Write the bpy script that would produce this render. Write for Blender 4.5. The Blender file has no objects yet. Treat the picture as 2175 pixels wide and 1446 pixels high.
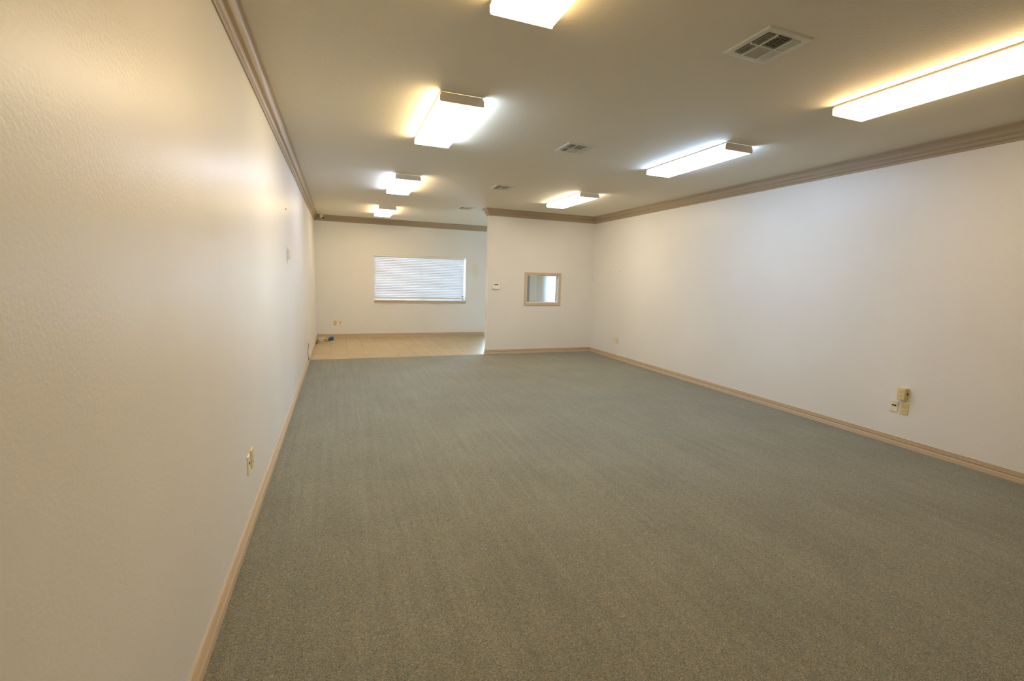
import bpy, math, random
from mathutils import Matrix, Vector
random.seed(7)
scene = bpy.context.scene
col = scene.collection

# ------------------------------------------------------------------ dimensions (metres)
H = 2.90                      # ceiling height
W = 5.715                     # room width
Y1 = 8.828                    # front face of the partition
PT = 0.125                    # partition thickness
XP = 3.319                    # free end of the partition
Y2 = 11.882                   # far wall
YB = -3.6                    # wall behind the camera
CAM = (0.5269, 0.0, 1.5338)
FPX = 971.53
CR = Vector((0.93609801, -0.35055369, 0.02885542))
CU = Vector((0.01967601, 0.134096, 0.99077299))
CF = Vector((0.35118852, 0.92689286, -0.13242449))

# ------------------------------------------------------------------ helpers
class MB:
    def __init__(s): s.v, s.f, s.sm = [], [], []
    def add(s, verts, faces, smooth=False):
        b = len(s.v); s.v += [tuple(p) for p in verts]
        for f in faces: s.f.append([b + i for i in f]); s.sm.append(smooth)
        return s
    def box(s, x0, x1, y0, y1, z0, z1):
        if x0 > x1: x0, x1 = x1, x0
        if y0 > y1: y0, y1 = y1, y0
        if z0 > z1: z0, z1 = z1, z0
        v = [(x0,y0,z0),(x1,y0,z0),(x1,y1,z0),(x0,y1,z0),(x0,y0,z1),(x1,y0,z1),(x1,y1,z1),(x0,y1,z1)]
        return s.add(v, [(0,3,2,1),(4,5,6,7),(0,1,5,4),(1,2,6,5),(2,3,7,6),(3,0,4,7)])
    def bevbox(s, x0, x1, y0, y1, z0, z1, b, axis='y-'):
        """box whose face towards -y has its four edges chamfered by b"""
        o = [(x0,z0),(x1,z0),(x1,z1),(x0,z1)]; i = [(x0+b,z0+b),(x1-b,z0+b),(x1-b,z1-b),(x0+b,z1-b)]
        v = [(x,y1,z) for x,z in o] + [(x,y0+b,z) for x,z in o] + [(x,y0,z) for x,z in i]
        f = [(3,2,1,0)[::-1], (8,9,10,11)]
        for k in range(4):
            n = (k+1) % 4
            f += [(k,n,4+n,4+k)[::-1], (4+k,4+n,8+n,8+k)[::-1]]
        return s.add(v, f)
    def prism(s, prof, a, b, plane='xz'):
        """closed profile in xz extruded along y from a to b"""
        n = len(prof)
        v = [(x,a,z) for x,z in prof] + [(x,b,z) for x,z in prof]
        f = [tuple(range(n)), tuple(range(2*n-1, n-1, -1))]
        for k in range(n):
            m = (k+1) % n; f.append((k, n+k, n+m, m))
        return s.add(v, f)
    def tube(s, pts, r, n=8, closed=False):
        pts = [Vector(p) for p in pts]; v = []; N = len(pts)
        up = Vector((0,0,1)); prev = None
        for i, p in enumerate(pts):
            if closed: t = pts[(i+1) % N] - pts[i-1]
            else: t = pts[min(i+1,N-1)] - pts[max(i-1,0)]
            t.normalize()
            if prev is None:
                a = t.cross(up)
                if a.length < 1e-3: a = t.cross(Vector((1,0,0)))
            else:
                a = prev - t * prev.dot(t)
            a.normalize(); prev = a; b = t.cross(a)
            for k in range(n):
                w = 2*math.pi*k/n; v.append(p + a*(r*math.cos(w)) + b*(r*math.sin(w)))
        f = []
        for i in range(N if closed else N-1):
            j = (i+1) % N
            for k in range(n):
                m = (k+1) % n; f.append((i*n+k, i*n+m, j*n+m, j*n+k))
        s.add(v, f, True)
        if not closed:
            s.add(v[:n], [tuple(range(n-1,-1,-1))]); s.add(v[-n:], [tuple(range(n))])
        return s
    def lathe(s, prof, origin, axis, n=24):
        """profile of (radius, distance along axis)"""
        ax = Vector(axis).normalized(); a = ax.cross(Vector((0,0,1)))
        if a.length < 1e-3: a = ax.cross(Vector((1,0,0)))
        a.normalize(); b = ax.cross(a); o = Vector(origin); v = []
        for r, h in prof:
            for k in range(n):
                w = 2*math.pi*k/n; v.append(o + ax*h + a*(r*math.cos(w)) + b*(r*math.sin(w)))
        f = []
        for i in range(len(prof)-1):
            for k in range(n):
                m = (k+1) % n; f.append((i*n+k, i*n+m, (i+1)*n+m, (i+1)*n+k))
        f += [tuple(range(n-1,-1,-1)), tuple(range((len(prof)-1)*n, len(prof)*n))]
        return s.add(v, f, True)
    def build(s, name, mat, parent=None):
        me = bpy.data.meshes.new(name); me.from_pydata(s.v, [], s.f)
        for p, q in zip(me.polygons, s.sm): p.use_smooth = q
        me.materials.append(mat)
        import bmesh
        bm = bmesh.new(); bm.from_mesh(me); bmesh.ops.recalc_face_normals(bm, faces=bm.faces); bm.to_mesh(me); bm.free()
        if any(s.sm):
            try: me.set_sharp_from_angle(angle=math.radians(50))
            except Exception: pass
        me.update()
        o = bpy.data.objects.new(name, me); col.objects.link(o)
        if parent: o.parent = parent
        return o

def tag(o, label=None, cat=None, group=None, kind=None):
    if label: o['label'] = label
    if cat: o['category'] = cat
    if group: o['group'] = group
    if kind: o['kind'] = kind
    return o
def thing(name, label, cat, loc=(0,0,0), rz=0.0, group=None):
    o = bpy.data.objects.new(name, None); o.empty_display_size = .05; col.objects.link(o)
    o.location = loc; o.rotation_euler = (0,0,rz)
    return tag(o, label, cat, group)
def struct(name, mb, mat, parent=None, label=None):
    o = mb.build(name, mat, parent); o['kind'] = 'structure'
    if label: o['label'] = label
    return o

def smooth_path(pts, sub=8, closed=False):
    P = [Vector(p) for p in pts]; N = len(P); out = []
    for i in range(N if closed else N-1):
        if closed: a,b,c,d = P[i-1],P[i],P[(i+1)%N],P[(i+2)%N]
        else: a,b,c,d = P[max(i-1,0)],P[i],P[i+1],P[min(i+2,N-1)]
        for k in range(sub):
            t = k/sub
            out.append(0.5*((2*b)+(c-a)*t+(2*a-5*b+4*c-d)*t*t+(3*b-a-3*c+d)*t*t*t))
    if not closed: out.append(P[-1])
    return out

# ------------------------------------------------------------------ materials
def new_mat(name):
    m = bpy.data.materials.new(name); m.use_nodes = True
    nt = m.node_tree; bsdf = nt.nodes['Principled BSDF']
    return m, nt, bsdf
def N(nt, t, **kw):
    n = nt.nodes.new(t)
    for k, v in kw.items():
        if hasattr(n, k) and k not in ('Scale',): setattr(n, k, v)
        else: n.inputs[k].default_value = v
    return n
def simple(name, c, rough=.5, spec=.5, metal=0.0, bump=0, bscale=200):
    m, nt, b = new_mat(name)
    b.inputs['Base Color'].default_value = (*c, 1); b.inputs['Roughness'].default_value = rough
    b.inputs['Specular IOR Level'].default_value = spec; b.inputs['Metallic'].default_value = metal
    tc = N(nt, 'ShaderNodeTexCoord')
    no = N(nt, 'ShaderNodeTexNoise'); no.inputs['Scale'].default_value = bscale; no.inputs['Detail'].default_value = 2
    nt.links.new(tc.outputs['Object'], no.inputs['Vector'])
    mr = N(nt, 'ShaderNodeMapRange'); mr.inputs['To Min'].default_value = rough*.92; mr.inputs['To Max'].default_value = min(1, rough*1.08)
    nt.links.new(no.outputs['Fac'], mr.inputs['Value']); nt.links.new(mr.outputs['Result'], b.inputs['Roughness'])
    if bump:
        bp = N(nt, 'ShaderNodeBump'); bp.inputs['Strength'].default_value = bump; bp.inputs['Distance'].default_value = .002
        nt.links.new(no.outputs['Fac'], bp.inputs['Height']); nt.links.new(bp.outputs['Normal'], b.inputs['Normal'])
    return m

WALL = (0.77, 0.757, 0.732)
def wall_mat(name, stain=None):
    m, nt, b = new_mat(name); L = nt.links.new
    geo = N(nt, 'ShaderNodeNewGeometry')
    # mottled paint
    n1 = N(nt, 'ShaderNodeTexNoise'); n1.inputs['Scale'].default_value = 1.1; n1.inputs['Detail'].default_value = 3
    L(geo.outputs['Position'], n1.inputs['Vector'])
    rp = N(nt, 'ShaderNodeValToRGB'); e = rp.color_ramp.elements
    e[0].position = .3; e[0].color = (WALL[0]*.97, WALL[1]*.97, WALL[2]*.97, 1)
    e[1].position = .7; e[1].color = (WALL[0]*1.02, WALL[1]*1.02, WALL[2]*1.02, 1)
    L(n1.outputs['Fac'], rp.inputs['Fac'])
    colr = rp.outputs['Color']
    if stain:
        (cx, cz, rx, rz, c) = stain
        sx = N(nt, 'ShaderNodeSeparateXYZ'); L(geo.outputs['Position'], sx.inputs[0])
        def mth(op, a, bb):
            q = N(nt, 'ShaderNodeMath'); q.operation = op
            for i, z in enumerate((a, bb)):
                if isinstance(z, (int, float)): q.inputs[i].default_value = z
                else: L(z, q.inputs[i])
            return q.outputs[0]
        dx = mth('DIVIDE', mth('SUBTRACT', sx.outputs['X'], cx), rx)
        dz = mth('DIVIDE', mth('SUBTRACT', sx.outputs['Z'], cz), rz)
        d = mth('SQRT', mth('ADD', mth('MULTIPLY', dx, dx), mth('MULTIPLY', dz, dz)), 0)
        n2 = N(nt, 'ShaderNodeTexNoise'); n2.inputs['Scale'].default_value = 9; L(geo.outputs['Position'], n2.inputs['Vector'])
        d = mth('ADD', d, mth('MULTIPLY', mth('SUBTRACT', n2.outputs['Fac'], .5), .7))
        mr = N(nt, 'ShaderNodeMapRange'); mr.inputs['From Min'].default_value = 1.15; mr.inputs['From Max'].default_value = .75
        L(d, mr.inputs['Value'])
        mx = N(nt, 'ShaderNodeMix'); mx.data_type = 'RGBA'; L(mr.outputs['Result'], mx.inputs[0]); L(colr, mx.inputs[6]); mx.inputs[7].default_value = (*c, 1)
        colr = mx.outputs[2]
    L(colr, b.inputs['Base Color'])
    # semi-gloss with roller streaks running up and down
    mp = N(nt, 'ShaderNodeMapping'); mp.inputs['Scale'].default_value = (9, 9, .2); L(geo.outputs['Position'], mp.inputs['Vector'])
    n3 = N(nt, 'ShaderNodeTexNoise'); n3.inputs['Scale'].default_value = 1; n3.inputs['Detail'].default_value = 1; L(mp.outputs['Vector'], n3.inputs['Vector'])
    mr2 = N(nt, 'ShaderNodeMapRange'); mr2.inputs['From Min'].default_value = .0; mr2.inputs['From Max'].default_value = 1.0
    mr2.inputs['To Min'].default_value = .32; mr2.inputs['To Max'].default_value = .38
    L(n3.outputs['Fac'], mr2.inputs['Value']); L(mr2.outputs['Result'], b.inputs['Roughness'])
    b.inputs['Specular IOR Level'].default_value = .34
    # orange peel
    n4 = N(nt, 'ShaderNodeTexNoise'); n4.inputs['Scale'].default_value = 75; n4.inputs['Detail'].default_value = 3; L(geo.outputs['Position'], n4.inputs['Vector'])
    bp = N(nt, 'ShaderNodeBump'); bp.inputs['Strength'].default_value = .20; bp.inputs['Distance'].default_value = .004
    L(n4.outputs['Fac'], bp.inputs['Height']); L(bp.outputs['Normal'], b.inputs['Normal'])
    return m
M_wall = wall_mat('wall_paint')
M_wall_far = wall_mat('wall_paint_patched', (3.925, 1.755, .10, .19, (.735, .705, .60)))

def ceiling_mat():
    m, nt, b = new_mat('ceiling_paint'); L = nt.links.new
    geo = N(nt, 'ShaderNodeNewGeometry')
    n1 = N(nt, 'ShaderNodeTexNoise'); n1.inputs['Scale'].default_value = 42; n1.inputs['Detail'].default_value = 4; L(geo.outputs['Position'], n1.inputs['Vector'])
    rp = N(nt, 'ShaderNodeValToRGB'); e = rp.color_ramp.elements
    e[0].position = .25; e[0].color = (.735, .685, .575, 1); e[1].position = .75; e[1].color = (.755, .705, .59, 1)
    L(n1.outputs['Fac'], rp.inputs['Fac']); L(rp.outputs['Color'], b.inputs['Base Color'])
    b.inputs['Roughness'].default_value = .75; b.inputs['Specular IOR Level'].default_value = .25
    r2 = N(nt, 'ShaderNodeValToRGB'); r2.color_ramp.elements[0].position = .45; r2.color_ramp.elements[1].position = .6
    L(n1.outputs['Fac'], r2.inputs['Fac'])
    bp = N(nt, 'ShaderNodeBump'); bp.inputs['Strength'].default_value = .07; bp.inputs['Distance'].default_value = .004
    L(r2.outputs['Color'], bp.inputs['Height']); L(bp.outputs['Normal'], b.inputs['Normal'])
    return m
M_ceil = ceiling_mat()

def carpet_mat():
    m, nt, b = new_mat('carpet_loop_pile'); L = nt.links.new
    geo = N(nt, 'ShaderNodeNewGeometry')
    vo = N(nt, 'ShaderNodeTexVoronoi'); vo.inputs['Scale'].default_value = 290; L(geo.outputs['Position'], vo.inputs['Vector'])
    sp = N(nt, 'ShaderNodeSeparateColor'); L(vo.outputs['Color'], sp.inputs[0])
    rp = N(nt, 'ShaderNodeValToRGB'); rp.color_ramp.interpolation = 'CONSTANT'
    cols = [(0, (.150,.155,.130)), (.20, (.210,.235,.220)), (.42, (.280,.270,.210)), (.62, (.235,.260,.215)), (.80, (.330,.285,.205)), (.93, (.44,.40,.31))]
    e = rp.color_ramp.elements
    while len(e) < len(cols): e.new(.5)
    for q, (p, c) in zip(e, cols): q.position = p; q.color = (*c, 1)
    L(sp.outputs[0], rp.inputs['Fac'])
    # worn lanes along the room and broad soiling
    mp = N(nt, 'ShaderNodeMapping'); mp.inputs['Scale'].default_value = (22, .8, 1); L(geo.outputs['Position'], mp.inputs['Vector'])
    n2 = N(nt, 'ShaderNodeTexNoise'); n2.inputs['Scale'].default_value = 1; n2.inputs['Detail'].default_value = 3; L(mp.outputs['Vector'], n2.inputs['Vector'])
    n3 = N(nt, 'ShaderNodeTexNoise'); n3.inputs['Scale'].default_value = 1.7; n3.inputs['Detail'].default_value = 4; L(geo.outputs['Position'], n3.inputs['Vector'])
    ad = N(nt, 'ShaderNodeMath'); ad.operation = 'ADD'; L(n2.outputs['Fac'], ad.inputs[0]); L(n3.outputs['Fac'], ad.inputs[1])
    mr = N(nt, 'ShaderNodeMapRange'); mr.inputs['From Min'].default_value = .7; mr.inputs['From Max'].default_value = 1.3
    mr.inputs['To Min'].default_value = .9; mr.inputs['To Max'].default_value = 1.1; L(ad.outputs[0], mr.inputs['Value'])
    # the one dark spill near the right wall
    vd = N(nt, 'ShaderNodeVectorMath'); vd.operation = 'DISTANCE'; L(geo.outputs['Position'], vd.inputs[0]); vd.inputs[1].default_value = (4.47, 5.62, 0)
    nn = N(nt, 'ShaderNodeMath'); nn.operation = 'MULTIPLY_ADD'; L(n3.outputs['Fac'], nn.inputs[0]); nn.inputs[1].default_value = .12; L(vd.outputs['Value'], nn.inputs[2])
    ms = N(nt, 'ShaderNodeMapRange'); ms.inputs['From Min'].default_value = .08; ms.inputs['From Max'].default_value = .19
    ms.inputs['To Min'].default_value = .86; ms.inputs['To Max'].default_value = 1; L(nn.outputs[0], ms.inputs['Value'])
    mm = N(nt, 'ShaderNodeMath'); mm.operation = 'MULTIPLY'; L(mr.outputs['Result'], mm.inputs[0]); L(ms.outputs['Result'], mm.inputs[1])
    mx = N(nt, 'ShaderNodeVectorMath'); mx.operation = 'SCALE'; L(rp.outputs['Color'], mx.inputs[0]); L(mm.outputs[0], mx.inputs['Scale'])
    L(mx.outputs[0], b.inputs['Base Color'])
    b.inputs['Roughness'].default_value = .95; b.inputs['Specular IOR Level'].default_value = .15
    b.inputs['Sheen Weight'].default_value = .12; b.inputs['Sheen Roughness'].default_value = .5
    bp = N(nt, 'ShaderNodeBump'); bp.inputs['Strength'].default_value = .6; bp.inputs['Distance'].default_value = .004
    L(vo.outputs['Distance'], bp.inputs['Height']); bp.invert = True; L(bp.outputs['Normal'], b.inputs['Normal'])
    return m
M_carpet = carpet_mat()

def tile_mat():
    m, nt, b = new_mat('ceramic_tile'); L = nt.links.new
    geo = N(nt, 'ShaderNodeNewGeometry')
    P = .3186
    sx = N(nt, 'ShaderNodeSeparateXYZ'); L(geo.outputs['Position'], sx.inputs[0])
    def mth(op, a, bb=0, cc=None):
        q = N(nt, 'ShaderNodeMath'); q.operation = op
        for i, z in enumerate((a, bb) if cc is None else (a, bb, cc)):
            if isinstance(z, (int, float)): q.inputs[i].default_value = z
            else: L(z, q.inputs[i])
        return q.outputs[0]
    def joint(s, off):   # distance to the nearest joint line
        return mth('ABSOLUTE', mth('SUBTRACT', mth('FRACT', mth('ADD', mth('DIVIDE', mth('SUBTRACT', s, off), P), .5)), .5))
    jx = mth('LESS_THAN', joint(sx.outputs['X'], 2.239), .013)
    jy = mth('LESS_THAN', joint(sx.outputs['Y'], 9.02), .013)
    j = mth('MAXIMUM', jx, jy)
    # tile body: sandy, streaked across the room, each tile a little different
    mp = N(nt, 'ShaderNodeMapping'); mp.inputs['Scale'].default_value = (3, 16, 1); L(geo.outputs['Position'], mp.inputs['Vector'])
    n1 = N(nt, 'ShaderNodeTexNoise'); n1.inputs['Scale'].default_value = 1.6; n1.inputs['Detail'].default_value = 5; L(mp.outputs['Vector'], n1.inputs['Vector'])
    rp = N(nt, 'ShaderNodeValToRGB'); e = rp.color_ramp.elements
    e[0].position = .3; e[0].color = (.405,.305,.17,1); e[1].position = .72; e[1].color = (.54,.425,.25,1)
    L(n1.outputs['Fac'], rp.inputs['Fac'])
    cm = N(nt, 'ShaderNodeCombineXYZ')
    L(mth('FLOOR', mth('DIVIDE', mth('SUBTRACT', sx.outputs['X'], 2.239), P)), cm.inputs[0])
    L(mth('FLOOR', mth('DIVIDE', mth('SUBTRACT', sx.outputs['Y'], 9.02), P)), cm.inputs[1])
    wn = N(nt, 'ShaderNodeTexWhiteNoise'); wn.noise_dimensions = '3D'; L(cm.outputs[0], wn.inputs['Vector'])
    mv = N(nt, 'ShaderNodeMapRange'); mv.inputs['To Min'].default_value = .93; mv.inputs['To Max'].default_value = 1.06; L(wn.outputs['Value'], mv.inputs['Value'])
    sc = N(nt, 'ShaderNodeVectorMath'); sc.operation = 'SCALE'; L(rp.outputs['Color'], sc.inputs[0]); L(mv.outputs['Result'], sc.inputs['Scale'])
    # grout: old joints are dirty, three joints in the middle were redone lighter
    new = mth('MULTIPLY', mth('GREATER_THAN', sx.outputs['X'], 2.1), mth('LESS_THAN', sx.outputs['X'], 2.95))
    new = mth('MULTIPLY', new, mth('MAXIMUM', jx, mth('MULTIPLY', mth('LESS_THAN', mth('ABSOLUTE', mth('SUBTRACT', sx.outputs['Y'], 9.66)), .06), mth('LESS_THAN', sx.outputs['X'], 2.56))))
    n2 = N(nt, 'ShaderNodeTexNoise'); n2.inputs['Scale'].default_value = 2.2; L(geo.outputs['Position'], n2.inputs['Vector'])
    old = N(nt, 'ShaderNodeValToRGB'); e = old.color_ramp.elements
    e[0].position = .45; e[0].color = (.44,.335,.20,1); e[1].position = .68; e[1].color = (.66,.52,.32,1); L(n2.outputs['Fac'], old.inputs['Fac'])
    g = N(nt, 'ShaderNodeMix'); g.data_type = 'RGBA'; L(new, g.inputs[0]); L(old.outputs['Color'], g.inputs[6]); g.inputs[7].default_value = (.80,.70,.53,1)
    mx = N(nt, 'ShaderNodeMix'); mx.data_type = 'RGBA'; L(j, mx.inputs[0]); L(sc.outputs[0], mx.inputs[6]); L(g.outputs[2], mx.inputs[7])
    L(mx.outputs[2], b.inputs['Base Color'])
    rr = N(nt, 'ShaderNodeMix'); L(j, rr.inputs[0]); rr.inputs[2].default_value = .30; rr.inputs[3].default_value = .85; L(rr.outputs[0], b.inputs['Roughness'])
    bp = N(nt, 'ShaderNodeBump'); bp.inputs['Strength'].default_value = .4; bp.inputs['Distance'].default_value = .002; bp.invert = True
    L(j, bp.inputs['Height']); L(bp.outputs['Normal'], b.inputs['Normal'])
    return m
M_tile = tile_mat()

M_crown = simple('crown_tan_shade_darkened', (.375, .298, .205), .42, .45, bump=.05, bscale=60)  # trim tan darkened: shade on the down-facing crown put into its colour
M_trim = simple('trim_paint_tan', (.585, .47, .335), .42, .45, bump=.05, bscale=60)
M_almond = simple('almond_plastic', (.72, .60, .30), .4)
M_ivory = simple('ivory_plastic', (.80, .73, .55), .4)
M_white = simple('white_plastic', (.80, .79, .76), .4)
M_thermo = simple('thermostat_plastic', (.84, .81, .70), .4)
M_valance = simple('cream_valance', (.78, .75, .68), .45)
M_dark = simple('dark_hole', (.02, .02, .03), .6)
M_brass = simple('screw_metal', (.55, .50, .38), .35, metal=.8)
M_enamel = simple('white_enamel_metal', (.62, .59, .52), .4)
M_plate = simple('fixture_end_metal', (.86, .83, .78), .45)
M_vent = simple('vent_painted_steel', (.66, .65, .56), .45)
M_duct = simple('duct_dark_steel', (.10, .085, .06), .7)
M_alu = simple('aluminium_frame', (.34, .34, .33), .45, metal=.3)
M_vinyl = simple('white_vinyl_frame', (.75, .76, .78), .4)
M_cream_cable = simple('cream_cable', (.72, .66, .50), .5)
M_blue_cable = simple('blue_cable', (.06, .16, .48), .45)
M_teal_cable = simple('teal_cable', (.30, .58, .60), .45)
M_yellow = simple('yellow_plastic', (.68, .50, .10), .45)
M_black_cable = simple('dark_grey_cable', (.08, .08, .075), .5)
M_white_cable = simple('white_cable', (.74, .70, .60), .5)
M_display = simple('grey_display', (.16, .16, .14), .25)
M_concrete = simple('concrete_paving', (.55, .54, .52), .9, bump=.2, bscale=30)

def slat_mat():
    m, nt, b = new_mat('blind_vinyl'); L = nt.links.new
    b.inputs['Base Color'].default_value = (.82, .83, .86, 1); b.inputs['Roughness'].default_value = .4
    tr = N(nt, 'ShaderNodeBsdfTranslucent'); tr.inputs['Color'].default_value = (.80, .83, .90, 1)
    mx = N(nt, 'ShaderNodeMixShader'); mx.inputs[0].default_value = SLAT_T
    out = nt.nodes['Material Output']; L(b.outputs[0], mx.inputs[1]); L(tr.outputs[0], mx.inputs[2]); L(mx.outputs[0], out.inputs['Surface'])
    return m
SLAT_T = .024
M_slat = slat_mat()
def glass_mat():
    m = bpy.data.materials.new('window_glass'); m.use_nodes = True; nt = m.node_tree; L = nt.links.new
    nt.nodes.remove(nt.nodes['Principled BSDF'])
    t = N(nt, 'ShaderNodeBsdfTransparent'); t.inputs['Color'].default_value = (.96,.98,.97,1)
    g = N(nt, 'ShaderNodeBsdfGlossy'); g.inputs['Roughness'].default_value = .02
    f = N(nt, 'ShaderNodeFresnel'); f.inputs['IOR'].default_value = 1.5
    mx = N(nt, 'ShaderNodeMixShader'); L(f.outputs[0], mx.inputs[0]); L(t.outputs[0], mx.inputs[1]); L(g.outputs[0], mx.inputs[2])
    L(mx.outputs[0], nt.nodes['Material Output'].inputs['Surface'])
    return m
M_glass = glass_mat()

# colour (times strength) of the left and the right tube of each fixture
LAMP = 10.3
SIDE = 1.9
TUBES = {'L0': ((1.46, .99, .40), (.85, .58, .26)), 'L1': ((2.6, 1.92, 1.0), (1.6, 1.9, 2.25)), 'L2': ((1.6, 1.85, 2.5), (2.2, 1.62, .98)),
         'L3': ((1.95, 1.5, .85), (1.95, 1.5, .85)), 'R1': ((1.78, 1.20, .60), (.7, .49, .24)), 'R2': ((.87, 1.22, 1.76), (.87, 1.22, 1.76)),
         'R3': ((1.75, 1.5, 1.08), (1.75, 1.5, 1.08))}
SKY = (21.0, 31.5, 43.0)

def lens_mat(name, left, right, k=1.0):
    m = bpy.data.materials.new(name); m.use_nodes = True; nt = m.node_tree; L = nt.links.new
    nt.nodes.remove(nt.nodes['Principled BSDF'])
    tc = N(nt, 'ShaderNodeTexCoord'); sx = N(nt, 'ShaderNodeSeparateXYZ'); L(tc.outputs['Object'], sx.inputs[0])
    mr = N(nt, 'ShaderNodeMapRange'); mr.interpolation_type = 'SMOOTHSTEP'
    mr.inputs['From Min'].default_value = -.12; mr.inputs['From Max'].default_value = .12; L(sx.outputs['X'], mr.inputs['Value'])
    mx = N(nt, 'ShaderNodeMix'); mx.data_type = 'RGBA'; L(mr.outputs['Result'], mx.inputs[0])
    mx.inputs[6].default_value = (*left, 1); mx.inputs[7].default_value = (*right, 1)
    em = N(nt, 'ShaderNodeEmission'); L(mx.outputs[2], em.inputs['Color'])
    sn = N(nt, 'ShaderNodeSeparateXYZ'); L(tc.outputs['Normal'], sn.inputs[0])
    ab = N(nt, 'ShaderNodeMath'); ab.operation = 'ABSOLUTE'; L(sn.outputs['X'], ab.inputs[0])
    st = N(nt, 'ShaderNodeMapRange'); st.inputs['To Min'].default_value = LAMP*k; st.inputs['To Max'].default_value = LAMP*k*SIDE
    L(ab.outputs[0], st.inputs['Value']); L(st.outputs['Result'], em.inputs['Strength'])
    L(em.outputs[0], nt.nodes['Material Output'].inputs['Surface'])
    return m

# ------------------------------------------------------------------ room shell
T = .18
struct('floor', MB().box(0, W, YB, Y1, -.06, 0), M_carpet, label='grey green loop pile carpet covering the long room')
struct('floor_tile', MB().box(0, W, Y1, Y2, -.06, -.002), M_tile, label='sand coloured square tiles beyond the carpet edge')
struct('ceiling', MB().box(-T, W+T, YB-T, Y2+T, H, H+.12), M_ceil, label='tan textured ceiling')
struct('wall_left', MB().box(-T, 0, YB-T, Y2+T, -.06, H), M_wall, label='long glossy wall on the left')
struct('wall_right', MB().box(W, W+T, YB-T, Y2+T, -.06, H), M_wall, label='long pale wall on the right')
struct('wall_back', MB().box(0, W, YB-T, YB, -.06, H), M_wall)
# far wall with the blind window and the glazed door opening
WX0, WX1, WZ0, WZ1 = 1.338, 3.664, .925, 2.058
DX0, DX1, DZ1 = 4.25, 5.505, 2.14
m = MB()
m.box(0, WX0, Y2, Y2+T, -.06, H); m.box(WX0, WX1, Y2, Y2+T, -.06, WZ0); m.box(WX0, WX1, Y2, Y2+T, WZ1, H)
m.box(WX1, DX0, Y2, Y2+T, -.06, H); m.box(DX0, DX1, Y2, Y2+T, DZ1, H); m.box(DX1, W, Y2, Y2+T, -.06, H)
struct('wall_far', m, M_wall_far, label='far wall with the blind covered window')
# partition with the pass-through window
QX0, QX1, QZ0, QZ1 = 4.160, 4.893, 1.064, 1.637
ya, yb = Y1, Y1+PT
m = MB()
m.box(XP, QX0, ya, yb, -.06, H); m.box(QX1, W, ya, yb, -.06, H); m.box(QX0, QX1, ya, yb, -.06, QZ0); m.box(QX0, QX1, ya, yb, QZ1, H)
struct('wall_partition', m, M_wall, label='short partition wall with a small window')

def sweep(name, prof, a, b, ma, mb_, mat):
    """run a moulding profile (offset into the room, height) from a to b with mitre vectors at its ends"""
    n = len(prof); v = []
    for p, mv in ((a, ma), (b, mb_)):
        for o, z in prof: v.append((p[0]+mv[0]*o, p[1]+mv[1]*o, z))
    f = [tuple(range(n-1, -1, -1)), tuple(range(n, 2*n))]
    for k in range(n):
        q = (k+1) % n; f.append((k, q, n+q, n+k))
    return struct(name, MB().add(v, f), mat)
path = [(0,YB),(W,YB),(W,Y1),(XP,Y1),(XP,Y1+PT),(W,Y1+PT),(W,Y2),(0,Y2)]
def nrm(a, b):
    d = Vector((b[0]-a[0], b[1]-a[1])).normalized(); return Vector((-d.y, d.x))
nn_ = [nrm(path[i], path[(i+1) % 8]) for i in range(8)]
mit = []
for i in range(8):
    n1, n2 = nn_[i-1], nn_[i]; mit.append((n1+n2)/(1+n1.dot(n2)))
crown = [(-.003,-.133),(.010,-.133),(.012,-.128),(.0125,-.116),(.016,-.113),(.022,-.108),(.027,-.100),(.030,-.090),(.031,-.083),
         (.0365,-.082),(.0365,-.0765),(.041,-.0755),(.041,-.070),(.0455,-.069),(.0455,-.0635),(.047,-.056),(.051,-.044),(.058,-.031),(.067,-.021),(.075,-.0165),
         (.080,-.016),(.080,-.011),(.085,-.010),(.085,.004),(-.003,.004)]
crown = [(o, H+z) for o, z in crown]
base = [(-.003,-.02),(.0155,-.02),(.0155,.036),(.0140,.040),(.0040,.041),(.0035,.047),(.0085,.050),(.0115,.056),(.0120,.062),(.0105,.0655),(.0040,.066),(.0040,.0685),(.0100,.069),(.0105,.074),(.0095,.0775),(.0030,.078),(.0030,.083),(.0075,.0835),(.0080,.0875),(.0065,.0910),(-.003,.091)]
cnames = ['back','right','partition','partition_end','partition_rear','alcove','far','left']
for i in range(8):
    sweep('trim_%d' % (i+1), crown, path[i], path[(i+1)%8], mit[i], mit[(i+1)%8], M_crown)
    if cnames[i] != 'far':
        sweep('baseboard_'+cnames[i], base, path[i], path[(i+1)%8], mit[i], mit[(i+1)%8], M_trim)
sweep('baseboard_far', base, (DX0-.05, Y2), (0, Y2), nn_[6], mit[7], M_trim)
sweep('baseboard_far_corner', base, (W, Y2), (DX1, Y2), mit[6], nn_[6], M_trim)

# ------------------------------------------------------------------ window with sill (far wall)
o = bpy.data.objects.new('window_1', None); col.objects.link(o); o['kind'] = 'structure'; o['label'] = 'wide window in the far wall behind two white blinds'
yo = Y2+.10
m = MB(); fw_ = .045
m.box(WX0, WX0+fw_, yo, yo+.06, WZ0, WZ1); m.box(WX1-fw_, WX1, yo, yo+.06, WZ0, WZ1)
m.box(WX0+fw_, WX1-fw_, yo, yo+.06, WZ0, WZ0+fw_); m.box(WX0+fw_, WX1-fw_, yo, yo+.06, WZ1-fw_, WZ1)
m.box(2.49, 2.55, yo-.01, yo+.06, WZ0+fw_, WZ1-fw_)
m.build('window_frame', M_vinyl, o)
MB().box(WX0+fw_, 2.49, yo+.025, yo+.029, WZ0+fw_, WZ1-fw_).build('pane', M_glass, o)
MB().box(2.55, WX1-fw_, yo+.025, yo+.029, WZ0+fw_, WZ1-fw_).build('pane', M_glass, o)
m = MB()
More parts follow.
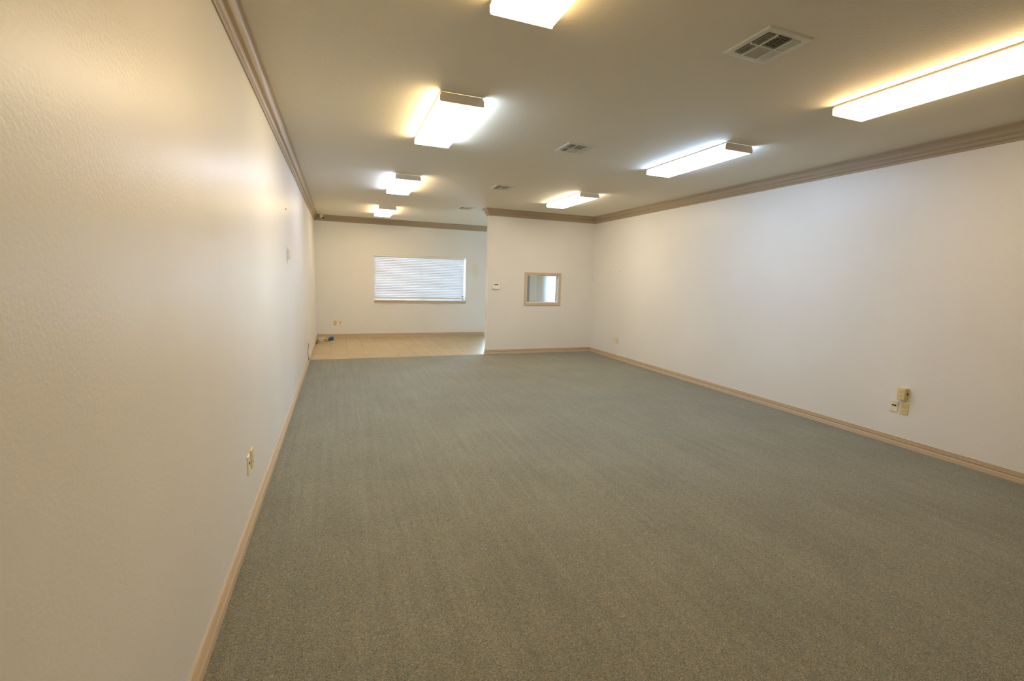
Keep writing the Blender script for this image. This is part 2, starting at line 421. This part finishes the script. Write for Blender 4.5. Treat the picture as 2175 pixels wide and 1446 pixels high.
prof = [(.10,.900),(-.030,.900),(-.034,.904),(-.034,.920),(-.030,.926),(.10,.926)]
n = len(prof); v = [(WX0-.004, Y2+y, z) for y, z in prof] + [(WX1+.004, Y2+y, z) for y, z in prof]
m.add(v, [tuple(range(n)), tuple(range(2*n-1, n-1, -1))] + [(k, n+k, n+(k+1)%n, (k+1)%n) for k in range(n)])
m.box(WX0-.004, WX1+.004, Y2-.016, Y2, .856, .900)
m.build('window_sill', M_trim, o)

# ------------------------------------------------------------------ blinds
def blind(x0, x1, label, ladders, cord_x=None):
    yc = Y2+.045
    t = thing('window_blind', label, 'blind', ((x0+x1)/2, yc, WZ1-.002), 0, 'white slatted blinds in the far window')
    cx = (x0+x1)/2; hw = (x1-x0)/2
    m = MB().box(-hw, hw, -.026, .026, -.045, 0); m.bevbox(-hw, hw, -.046, -.034, -.048, -.001, .004)
    m.build('headrail', M_valance, t)
    n = 25; ztop = -.068; pitch = (1.060-.068)/(n-1); ang = -math.radians(75.5)
    for k in range(n):
        zc = ztop - pitch*k; m = MB(); v = []
        seg = 6
        for e in (-1, 1):
            for s in range(seg+1):
                u = (s/seg-.5)*.050; w = .0035*(1-(2*s/seg-1)**2)   # crowned slat
                for th in (.0013, -.0013):
                    q = w+th
                    v.append((e*(hw-.0006), u*math.cos(ang)-q*math.sin(ang)*-1, zc+u*math.sin(ang)+q*math.cos(ang)))
        f = []; r = 2*(seg+1)
        for s in range(seg):
            a = 2*s
            f += [(a, a+2, r+a+2, r+a), (a+1, r+a+1, r+a+3, a+3)]
        f += [(0, r, r+1, 1), (2*seg, 2*seg+1, r+2*seg+1, r+2*seg)]
        f += [tuple(2*s for s in range(seg+1)) + tuple(2*s+1 for s in range(seg, -1, -1)),
              tuple(r+2*s for s in range(seg+1)) + tuple(r+2*s+1 for s in range(seg, -1, -1))]
        m.add(v, f); m.build('slat', M_slat, t)
    MB().box(-hw+.003, hw-.003, -.024, .024, -1.098, -1.084).build('bottom_rail', M_white, t)
    for lx in ladders:
        m = MB()
        for yy in (-.027, .027): m.tube([(lx-cx, yy, -.05), (lx-cx, yy, -1.09)], .0016, 6)
        m.build('ladder_cord', M_white, t)
    if cord_x:
        q = cord_x-cx
        pts = smooth_path([(q,-.05,-.05),(q+.002,-.052,-.6),(q-.01,-.055,-.95),(q-.05,-.06,-1.03),(q-.02,-.066,-1.06),(q+.012,-.06,-1.01),(q-.03,-.058,-1.0),(q-.035,-.066,-1.075),(q+.01,-.06,-1.09),(q-.01,-.064,-1.10)], 10)
        lc = MB().tube(pts, .003, 6).build('lift_cord', M_white, t)
        MB().lathe([(.004,0),(.009,.006),(.012,.03),(.010,.034)], (q-.012,-.062,-1.075), (.1,0,-1), 12).build('cord_tassel', M_display, lc)
        MB().box(q-.052, q+.005, -.068, -.056, -1.015, -.998).build('cord_cleat', M_display, t)
    return t
blind(WX0+.001, 2.5215, 'white slatted blind covering the left half of the far window', (1.459, 2.385))
blind(2.5225, 3.622, 'white slatted blind on the right half of the far window, with a tangled cord', (2.670, 3.525), 3.605)

# ------------------------------------------------------------------ glazed door at the far end (behind the partition, it lights the alcove)
o = bpy.data.objects.new('door_1', None); col.objects.link(o); o['kind'] = 'structure'; o['label'] = 'glazed entry door beyond the partition'
m = MB(); a = .055; y0, y1 = Y2+.03, Y2+.10
m.box(DX0, DX0+a, y0, y1, 0, DZ1); m.box(DX1-.09, DX1, y0-.035, y1, 0, DZ1); m.box(DX0+a, DX1-.09, y0, y1, DZ1-a, DZ1); m.box(4.52, 4.58, y0, y1, 0, DZ1-a)
m.box(DX0+a, 4.52, y0, y1, 0, .10)
m.build('door_frame', M_alu, o)
m = MB(); lx0, lx1 = 4.585, DX1-.095
m.box(lx0, lx0+.09, y0+.01, y1-.01, .008, DZ1-a-.005); m.box(lx1-.09, lx1, y0+.01, y1-.01, .008, DZ1-a-.005)
m.box(lx0+.09, lx1-.09, y0+.01, y1-.01, .008, .24); m.box(lx0+.09, lx1-.09, y0+.01, y1-.01, DZ1-a-.10, DZ1-a-.005)
leaf = m.build('door_leaf', M_alu, o)
MB().tube([(lx0+.12, y0-.03, .95), (lx1-.12, y0-.03, .95)], .014, 10).build('push_bar', M_alu, leaf)
MB().box(lx0+.09, lx1-.09, y0+.03, y0+.036, .24, DZ1-a-.10).build('pane', M_glass, leaf)
MB().box(DX0+a, 4.52, y0+.03, y0+.036, .10, DZ1-a).build('pane', M_glass, o)
struct('ground', MB().box(-14, 20, Y2+T, Y2+26, -.20, -.08), M_concrete, label='pale paving outside')

# ------------------------------------------------------------------ partition window
o = bpy.data.objects.new('window_2', None); col.objects.link(o); o['kind'] = 'structure'; o['label'] = 'small tan framed pass-through window in the partition'
def casing(m, y, sgn):
    """picture-frame casing, moulded, mitred"""
    prof = [(0,0),(0,.010),(.006,.014),(.020,.013),(.028,.017),(.046,.018),(.053,.015),(.053,0)]
    C = [(QX0,QZ0),(QX1,QZ0),(QX1,QZ1),(QX0,QZ1)]; D = [(-1,-1),(1,-1),(1,1),(-1,1)]; n = len(prof)
    v = []
    for (cx, cz), (dx, dz) in zip(C, D):
        for w, t in prof: v.append((cx+dx*w, y+sgn*t, cz+dz*w))
    f = []
    for k in range(4):
        q = (k+1) % 4
        for j in range(n):
            r = (j+1) % n; f.append((k*n+j, k*n+r, q*n+r, q*n+j))
    m.add(v, f)
m = MB(); casing(m, Y1, -1); m.build('window_casing', M_trim, o)
m = MB(); casing(m, Y1+PT, 1); m.build('window_casing', M_trim, o)
m = MB(); l = .012
m.box(QX0, QX0+l, Y1+.002, Y1+PT-.002, QZ0, QZ1); m.box(QX1-l, QX1, Y1+.002, Y1+PT-.002, QZ0, QZ1)
m.box(QX0+l, QX1-l, Y1+.002, Y1+PT-.002, QZ0, QZ0+l); m.box(QX0+l, QX1-l, Y1+.002, Y1+PT-.002, QZ1-l, QZ1)
m.build('window_jamb', M_white, o)
MB().box(QX0+l, QX1-l, Y1+.060, Y1+.065, QZ0+l, QZ1-l).build('pane', M_glass, o)

# ------------------------------------------------------------------ ceiling lights
LW, LL, LD = .170, 1.216, .068
def outline(g=0.0):
    w = LW+g
    return [(-(w-.016),-.010+g*2),(-w,-.026),(-w,-LD+.010-g),(-(w-.003),-LD+.003-g),(-(w-.010),-LD-g),
            ((w-.010),-LD-g),((w-.003),-LD+.003-g),(w,-LD+.010-g),(w,-.026),((w-.016),-.010+g*2)]
def fixture(xc, y0, label, cl, cr, k=1.0):
    t = thing('ceiling_light', label, 'ceiling light', (xc, y0+LL/2, H), 0, 'wraparound fluorescent ceiling lights')
    h = LL/2
    m = MB().box(-.158, .158, -h+.012, h-.012, -.010, 0)
    m.prism([(-.158,-.010),(-.168,-.0135),(-.168,-.0155),(-.155,-.0155),(.155,-.0155),(.168,-.0155),(.168,-.0135),(.158,-.010)], -h+.004, h-.004)
    m.build('housing', M_enamel, t)
    # wraparound lens: open trough of clear acrylic over two tubes
    pr = [(-.155,-.0158),(-.168,-.026),(-.169,-LD+.012),(-.166,-LD+.004),(-.159,-LD),(0,-LD-.0015),(.159,-LD),(.166,-LD+.004),(.169,-LD+.012),(.168,-.026),(.155,-.0158)]
    n = len(pr); v = [(x,-h+.003,z) for x,z in pr]+[(x,h-.003,z) for x,z in pr]
    m = MB().add(v, [(i, i+1, n+i+1, n+i) for i in range(n-1)])
    m.add(v, [tuple(range(n)), tuple(range(2*n-1, n-1, -1))])
    m.build('lens', lens_mat('lamp_lens_glow', cl, cr, k), t)
    for s in (-1, 1):
        e = MB().prism(outline(.0025), s*h-.0015, s*h+.0015)
        e.build('end_plate', M_plate, t)
    return t
fixture(1.423, 1.137, 'ceiling light cut off by the top edge of the photo, near the left wall', *TUBES['L0'])
fixture(1.423, 3.568, 'second ceiling light along the left row, large, warm glow on its left side', *TUBES['L1'])
fixture(1.433, 6.546, 'third ceiling light along the left row, above the carpet end, white glow on its left', *TUBES['L2'])
fixture(1.452, 9.600, 'smallest ceiling light, above the tile floor nearest the far wall', *TUBES['L3'])
fixture(4.211, 1.368, 'ceiling light cut off by the right edge of the photo, with a warm glow', *TUBES['R1'])
fixture(4.195, 3.600, 'middle ceiling light of the right row, with a cool white glow', *TUBES['R2'])
fixture(4.200, 6.474, 'ceiling light at the end of the right row, in front of the partition', *TUBES['R3'])

# ------------------------------------------------------------------ ceiling vents (four-way registers)
def vent(x0, x1, y0, y1, label):
    cx, cy = (x0+x1)/2, (y0+y1)/2; a = (x1-x0)/2; b = (y1-y0)/2
    t = thing('ceiling_vent', label, 'vent', (cx, cy, H), 0, 'four-way ceiling vents')
    m = MB(); q = .042; zf = -.0065
    # flange: thin rolled outer edge sloping down to a flat ring
    O = [(-a,-b),(a,-b),(a,b),(-a,b)]; I = [(-a+q,-b+q),(a-q,-b+q),(a-q,b-q),(-a+q,b-q)]; S = [(-a+.008,-b+.008),(a-.008,-b+.008),(a-.008,b-.008),(-a+.008,b-.008)]
    v = [(x,y,.001) for x,y in O]+[(x,y,-.003) for x,y in O]+[(x,y,zf) for x,y in S]+[(x,y,zf) for x,y in I]+[(x,y,.001) for x,y in I]
    f = []
    for r in range(4):
        for k in range(4):
            n = (k+1) % 4; f.append((r*4+k, r*4+n, (r+1)*4+n, (r+1)*4+k))
    f += [(16+k, 16+(k+1)%4, (k+1)%4, k) for k in range(4)]
    m.add(v, f); m.build('frame', M_vent, t)
    ix, iy = a-q, b-q
    MB().box(-ix-.004, ix+.004, -iy-.004, iy+.004, -.0015, .0005).build('duct_throat', M_duct, t)
    c = ix*.46                         # half-width of the middle field
    m = MB().box(-c-.004, -c+.004, -iy, iy, -.013, -.002); m.box(c-.004, c+.004, -iy, iy, -.013, -.002); m.box(-ix, ix, -.0045, .0045, -.0126, -.0025)
    m.build('divider', M_vent, t)
    def blade(m, p0, p1, out, L=.011):
        """a thin blade whose lower edge leans towards out"""
        p0, p1, o_ = Vector(p0), Vector(p1), Vector(out)
        up = Vector((0,0,1)); s = .0006
        A = [p0, p1, p1+o_*L-up*.010, p0+o_*L-up*.010]; nrm_ = (up*L+o_*.010).normalized()*s
        v = [tuple(p+nrm_) for p in A]+[tuple(p-nrm_) for p in A]
        m.add(v, [(0,1,2,3),(7,6,5,4),(0,4,5,1),(1,5,6,2),(2,6,7,3),(3,7,4,0)])
    zt = -.002
    for s in (-1, 1):                  # side fields: blades along y, split by the cross bar
        for h0, h1 in ((-iy+.002, -.005), (.005, iy-.002)):
            m = MB(); nb = 5
            for k in range(nb):
                x = c+.006+(ix-c-.014)*k/(nb-1)*.86
                blade(m, (s*x, h0, zt), (s*x, h1, zt), (s, 0, 0))
            m.build('louver_bank', M_vent, t)
        m = MB(); nb = 10
        for k in range(nb):
            y = .008+(iy-.020)*k/(nb-1)
            blade(m, (-c+.005, s*y, zt), (c-.005, s*y, zt), (0, s, 0))
        m.build('louver_bank', M_vent, t)
    return t
vent(2.681, 3.009, 1.980, 2.303, 'largest ceiling vent, nearest the camera, between the two rows of lights')
vent(2.692, 3.022, 4.271, 4.600, 'second nearest ceiling vent, above the middle of the carpet')
vent(2.705, 3.030, 6.580, 6.905, 'third ceiling vent, level with the last light of the right row')
vent(2.735, 3.050, 8.890, 9.215, 'farthest ceiling vent, beside the free end of the partition')

# ------------------------------------------------------------------ wall plates (local x along the wall, -y out of the wall)
RZ = {'far': 0.0, 'right': -math.pi/2, 'left': math.pi/2}
def screw(x, z, y, p):
    MB().lathe([(.0032,0),(.0032,.0008),(.002,.0014)], (x, y, z), (0,-1,0), 10).build('screw', M_brass, p)
def receptacle(z, y, mat, p):
    r = MB()
    pr = [(.0170*math.cos(w), max(-.0135, min(.0135, .0172*math.sin(w)))) for w in [2*math.pi*k/24 for k in range(24)]]
    n = len(pr); v = [(x, y, z+q) for x, q in pr]+[(x*.96, y-.0022, z+q*.96) for x, q in pr]
    r.add(v, [tuple(range(n)), tuple(range(2*n-1, n-1, -1))]+[(k, (k+1)%n, n+(k+1)%n, n+k) for k in range(n)])
    o_ = r.build('receptacle', mat, p)
    s = MB(); yy = y-.0024
    s.box(-.0075, -.0055, yy, yy+.001, z-.001, z+.0075); s.box(.0055, .0072, yy, yy+.001, z+.000, z+.0070)
    s.lathe([(.0025,0),(.0025,.001)], (0, yy+.001, z-.0070), (0,-1,0), 10)
    s.build('slot', M_dark, o_)
def duplex(loc, wall, label):
    t = thing('wall_outlet', label, 'outlet', loc, RZ[wall], 'duplex power outlets')
    MB().bevbox(-.035, .035, -.0065, 0, -.057, .057, .003).build('cover_plate', M_almond, t)
    for z in (.0195, -.0195): receptacle(z, -.0065, M_almond, t)
    screw(0, 0, -.0065, t); return t
def jack(loc, wall, label, holes):
    t = thing('data_outlet', label, 'wall plate', loc, RZ[wall], 'ivory telephone and data jack plates')
    MB().bevbox(-.035, .035, -.0065, 0, -.057, .057, .003).build('cover_plate', M_ivory, t)
    for x in holes:
        j = MB().lathe([(.0092,0),(.0092,.002),(.0080,.0028)], (x, -.0065, .010), (0,-1,0), 16).build('jack', M_dark, t)
    for z in (.042, -.042): screw(0, z, -.0065, t)
    return t
duplex((W, 2.731, .383), 'right', 'yellowed duplex outlet below the surface box on the right wall')
jack((W, 2.819, .387), 'right', 'ivory plate with two black jacks, left of the yellowed outlet on the right wall', (-.0105, .0105))
t = thing('surface_outlet', 'yellowed outlet in a deep surface box sticking out of the right wall', 'outlet', (W, 2.749, .532), RZ['right'])
MB().bevbox(-.034, .034, -.057, 0, -.057, .057, .0035).build('surface_box', M_almond, t)
for z in (.0195, -.0195): receptacle(z, -.057, M_almond, t)
screw(0, 0, -.057, t)
MB().box(.0338, .0352, -.022, -.006, -.012, .012).build('knockout', M_dark, t)
jack((W, 7.832, .381), 'right', 'ivory jack plate on the right wall close to the partition corner', (0,))
duplex((W, 7.752, .381), 'right', 'yellowed outlet beside the jack plate close to the partition corner')
jack((0, 2.965, .399), 'left', 'ivory jack plate on the left wall, nearer of the pair above the baseboard', (0,))
duplex((0, 3.078, .399), 'left', 'yellowed outlet on the left wall, farther of the pair above the baseboard')
duplex((.417, Y2, .361), 'far', 'yellowed outlet low on the far wall, left of the ivory plate')
jack((.537, Y2, .361), 'far', 'ivory jack plate low on the far wall below the blind, right of the outlet', (0,))
t = jack((0, 8.10, .385), 'left', 'ivory jack plate with a dangling wire, far down the left wall', (0,))
MB().box(-.009, .009, -.030, -.0065, .002, .020).build('plug', M_white, t)

# thermostat
t = thing('thermostat', 'white thermostat on the partition, left of the small window', 'thermostat', (3.488, Y1, 1.389))
MB().bevbox(-.070, .070, -.012, 0, -.052, .052, .004).build('back_plate', M_white, t)
m = MB(); w, h = .076, .060
pr = []
for (sx_, sz_) in ((1,1),(-1,1),(-1,-1),(1,-1)):
    for k in range(6):
        a0 = math.atan2(sz_, sx_)-math.pi/4+math.pi/2*k/5; pr.append((sx_*(w-.016)+.016*math.cos(a0), sz_*(h-.016)+.016*math.sin(a0)))
n = len(pr); v = [(x,-.012,z) for x,z in pr]+[(x,-.026,z) for x,z in pr]+[(x*.95,-.031,z*.94) for x,z in pr]
m.add(v, [tuple(range(n)), tuple(range(3*n-1, 2*n-1, -1))]+[(r*n+k, r*n+(k+1)%n, (r+1)*n+(k+1)%n, (r+1)*n+k) for r in range(2) for k in range(n)])
m.build('cover', M_thermo, t)
MB().box(-.044, .044, -.0325, -.0305, .022, .042).build('display', M_display, t)

# keypad box on the left wall with its bare bracket
t = thing('wall_control', 'small white control box on the left wall at eye level', 'control box', (0, 5.63, 1.735), RZ['left'])
MB().bevbox(-.040, .040, -.034, -.004, -.052, .050, .004).build('body', M_white, t)
m = MB().box(-.036, .036, -.004, 0, -.105, .075); m.build('bracket', M_wall, t)
for c_ in ((-.030,-.012,-.010,-.070,-.060), (.008,.026,-.008,-.098,-.090), (-.034,.03,-.008,.058,.064)):
    MB().box(c_[0], c_[1], c_[2], -.004, c_[3], c_[4]).build('clip', M_plate, t)

# security camera under the ceiling, at the far left corner
t = thing('security_camera', 'small white security camera on the ceiling in the far left corner', 'camera', (.190, 11.66, H))
MB().lathe([(.040,0),(.040,.010),(.030,.018)], (0,0,0), (0,0,-1), 20).build('mount', M_white, t)
MB().tube([(0,0,-.016),(.004,-.006,-.046)], .011, 10).build('bracket', M_white, t)
ax = Vector((.42,-.72,-.50)).normalized(); p = Vector((-.026,.045,-.036))
m = MB().lathe([(.026,0),(.036,.006),(.037,.110),(.033,.116),(.030,.112)], p, ax, 20); bd = m.build('body', M_white, t)
MB().lathe([(.027,0),(.027,.004),(.015,.007)], p+ax*.1125, ax, 18).build('lens', M_dark, t)

# nails left in the walls
def nail(loc, wall, label, k=1.0, mat=None):
    tag(MB().lathe([(.004*k,0),(.004*k,.004),(.009*k,.0045),(.009*k,.008)], (0,0,0), (0,-1,0), 10).build('wall_nail', mat or M_display), label, 'nail', 'nails left in the walls')
    q = col.objects[-1]; q.location = loc; q.rotation_euler = (0,0,RZ[wall])
nail((0, 5.60, 2.212), 'left', 'dark nail high on the left wall above the control box')
nail((W, 8.114, 1.745), 'right', 'nail in the right wall, nearer of two to the partition corner', .7, M_duct)
nail((W, 7.761, 1.744), 'right', 'nail in the right wall, farther of two from the partition corner', .7, M_duct)

# ------------------------------------------------------------------ loose cables
def cord(name, pts, r, mat, label, closed=False, group=None, sub=8):
    return tag(MB().tube(smooth_path(pts, sub, closed), r, 8, closed).build(name, mat), label, 'cable', group)
cord('hanging_wire', [(.027,8.10,.396),(.040,8.13,.385),(.030,8.20,.34),(.020,8.27,.29),(.018,8.22,.25),(.020,8.20,.20),(.022,8.23,.15),(.024,8.26,.100),(.026,8.36,.097)], .0045, M_black_cable,
     'dark wire hanging from the jack plate down to the left baseboard')
cord('white_cable', [(.016,8.40,.098),(.020,8.60,.115),(.018,8.80,.098),(.012,9.2,.097),(.014,9.7,.099),(.012,10.2,.097),(.012,10.7,.098),(.018,11.0,.11),(.022,11.2,.098),(.05,11.3,.05),(.10,11.38,.008)], .006, M_white_cable,
     'white cable running along the top of the left baseboard to the corner')
def coil(cx, cy, rx, ry, turns, r, tilt, seed, lift=1.0):
    """a loosely thrown coil: turns drift, overlap and sag"""
    q = random.Random(seed); p1, p2, p3 = (q.uniform(0, 6.28) for _ in range(3)); pts = []; n = int(turns*14)
    for k in range(n+1):
        w = 2*math.pi*k/14; tr = k/14
        u = .82 + .16*math.sin(.61*w+p1) + .06*math.sin(2.3*w+p2)
        x = cx + rx*u*math.cos(w) + .10*rx*math.sin(.43*w+p3); y = cy + ry*u*math.sin(w) + .10*ry*math.cos(.37*w+p2)
        z = r + lift*r*1.35*tr*(.8+.2*math.sin(.9*w+p3)) + tilt*(1+math.sin(w+p1))*.5*(tr/turns)
        pts.append((x, y, z))
    return pts
g = 'loose cables heaped in the far left corner'
cord('coiled_cable', [(.06,11.03,.006),(.10,10.98,.006),(.18,10.96,.006),(.27,11.00,.006),(.33,11.10,.006),(.375,11.22,.006),(.40,11.36,.006),(.415,11.52,.006),(.40,11.62,.006)], .0055, M_cream_cable, 'cream cable looped loosely around the front of the corner heap', group=g)
cord('coiled_cable', coil(.120, 11.545, .072, .155, 4.4, .0060, .035, 3), .0060, M_white_cable, 'pale cable coiled against the far left corner', group=g)
cord('coiled_cable', coil(.118, 11.19, .055, .120, 3.3, .0058, .030, 5), .0058, M_cream_cable, 'cream cable coiled at the foot of the left baseboard, in front of the pale coil', group=g)
cord('network_cable', coil(.322, 11.42, .058, .140, 7.4, .0062, .030, 8, .95), .0066, M_blue_cable, 'blue network cable coiled on the right of the corner heap', group=g)
cord('network_cable', [(.27,11.62,.006),(.280,11.605,.05),(.295,11.56,.095),(.315,11.50,.106),(.345,11.44,.104),(.335,11.37,.106),(.305,11.36,.108),(.300,11.42,.107),(.33,11.48,.112),(.35,11.41,.115)], .0055, M_teal_cable, 'pale teal cable lying over the blue coil in the corner', group=g)
cord('coiled_cable', coil(.225, 11.24, .026, .060, 4.4, .0060, .02, 11), .0066, M_yellow, 'short yellow cable in the middle of the corner heap', group=g)
cord('power_cord', [(.026,10.80,.0085),(.050,10.90,.0085),(.034,10.99,.0085),(.030,11.06,.0085),(.032,11.20,.030),(.027,11.30,.012),(.027,11.37,.0085)], .0085, M_black_cable, 'dark cord at the foot of the left baseboard in the corner heap', group=g)

# ------------------------------------------------------------------ daylight, camera, view
wd = bpy.data.worlds.new('World'); scene.world = wd; wd.use_nodes = True
bg = wd.node_tree.nodes['Background']; bg.inputs['Color'].default_value = (*[c/max(max(SKY),1e-6) for c in SKY], 1); bg.inputs['Strength'].default_value = max(SKY)

cd = bpy.data.cameras.new('Camera'); cam = bpy.data.objects.new('Camera', cd); col.objects.link(cam)
cd.sensor_fit = 'HORIZONTAL'; cd.sensor_width = 36; cd.lens = FPX/2175*36; cd.clip_start = .02; cd.clip_end = 200
R = Matrix((CR, CU, -CF)).transposed().to_4x4()
cam.matrix_world = Matrix.Translation(CAM) @ R
scene.camera = cam

vs = scene.view_settings
scene.display_settings.display_device = 'sRGB'
vs.view_transform = 'Standard'; vs.look = 'None'; vs.gamma = 1; vs.use_curve_mapping = False; vs.exposure = 0.0
try:
    cy = scene.cycles
    cy.use_denoising = True; cy.denoiser = 'OPENIMAGEDENOISE'; cy.denoising_input_passes = 'RGB_ALBEDO_NORMAL'; cy.denoising_prefilter = 'ACCURATE'
    cy.max_bounces = 14; cy.diffuse_bounces = 9; cy.glossy_bounces = 4; cy.transparent_max_bounces = 12; cy.sample_clamp_indirect = 20
    cy.caustics_reflective = False; cy.caustics_refractive = False
except Exception as e:
    print(e)
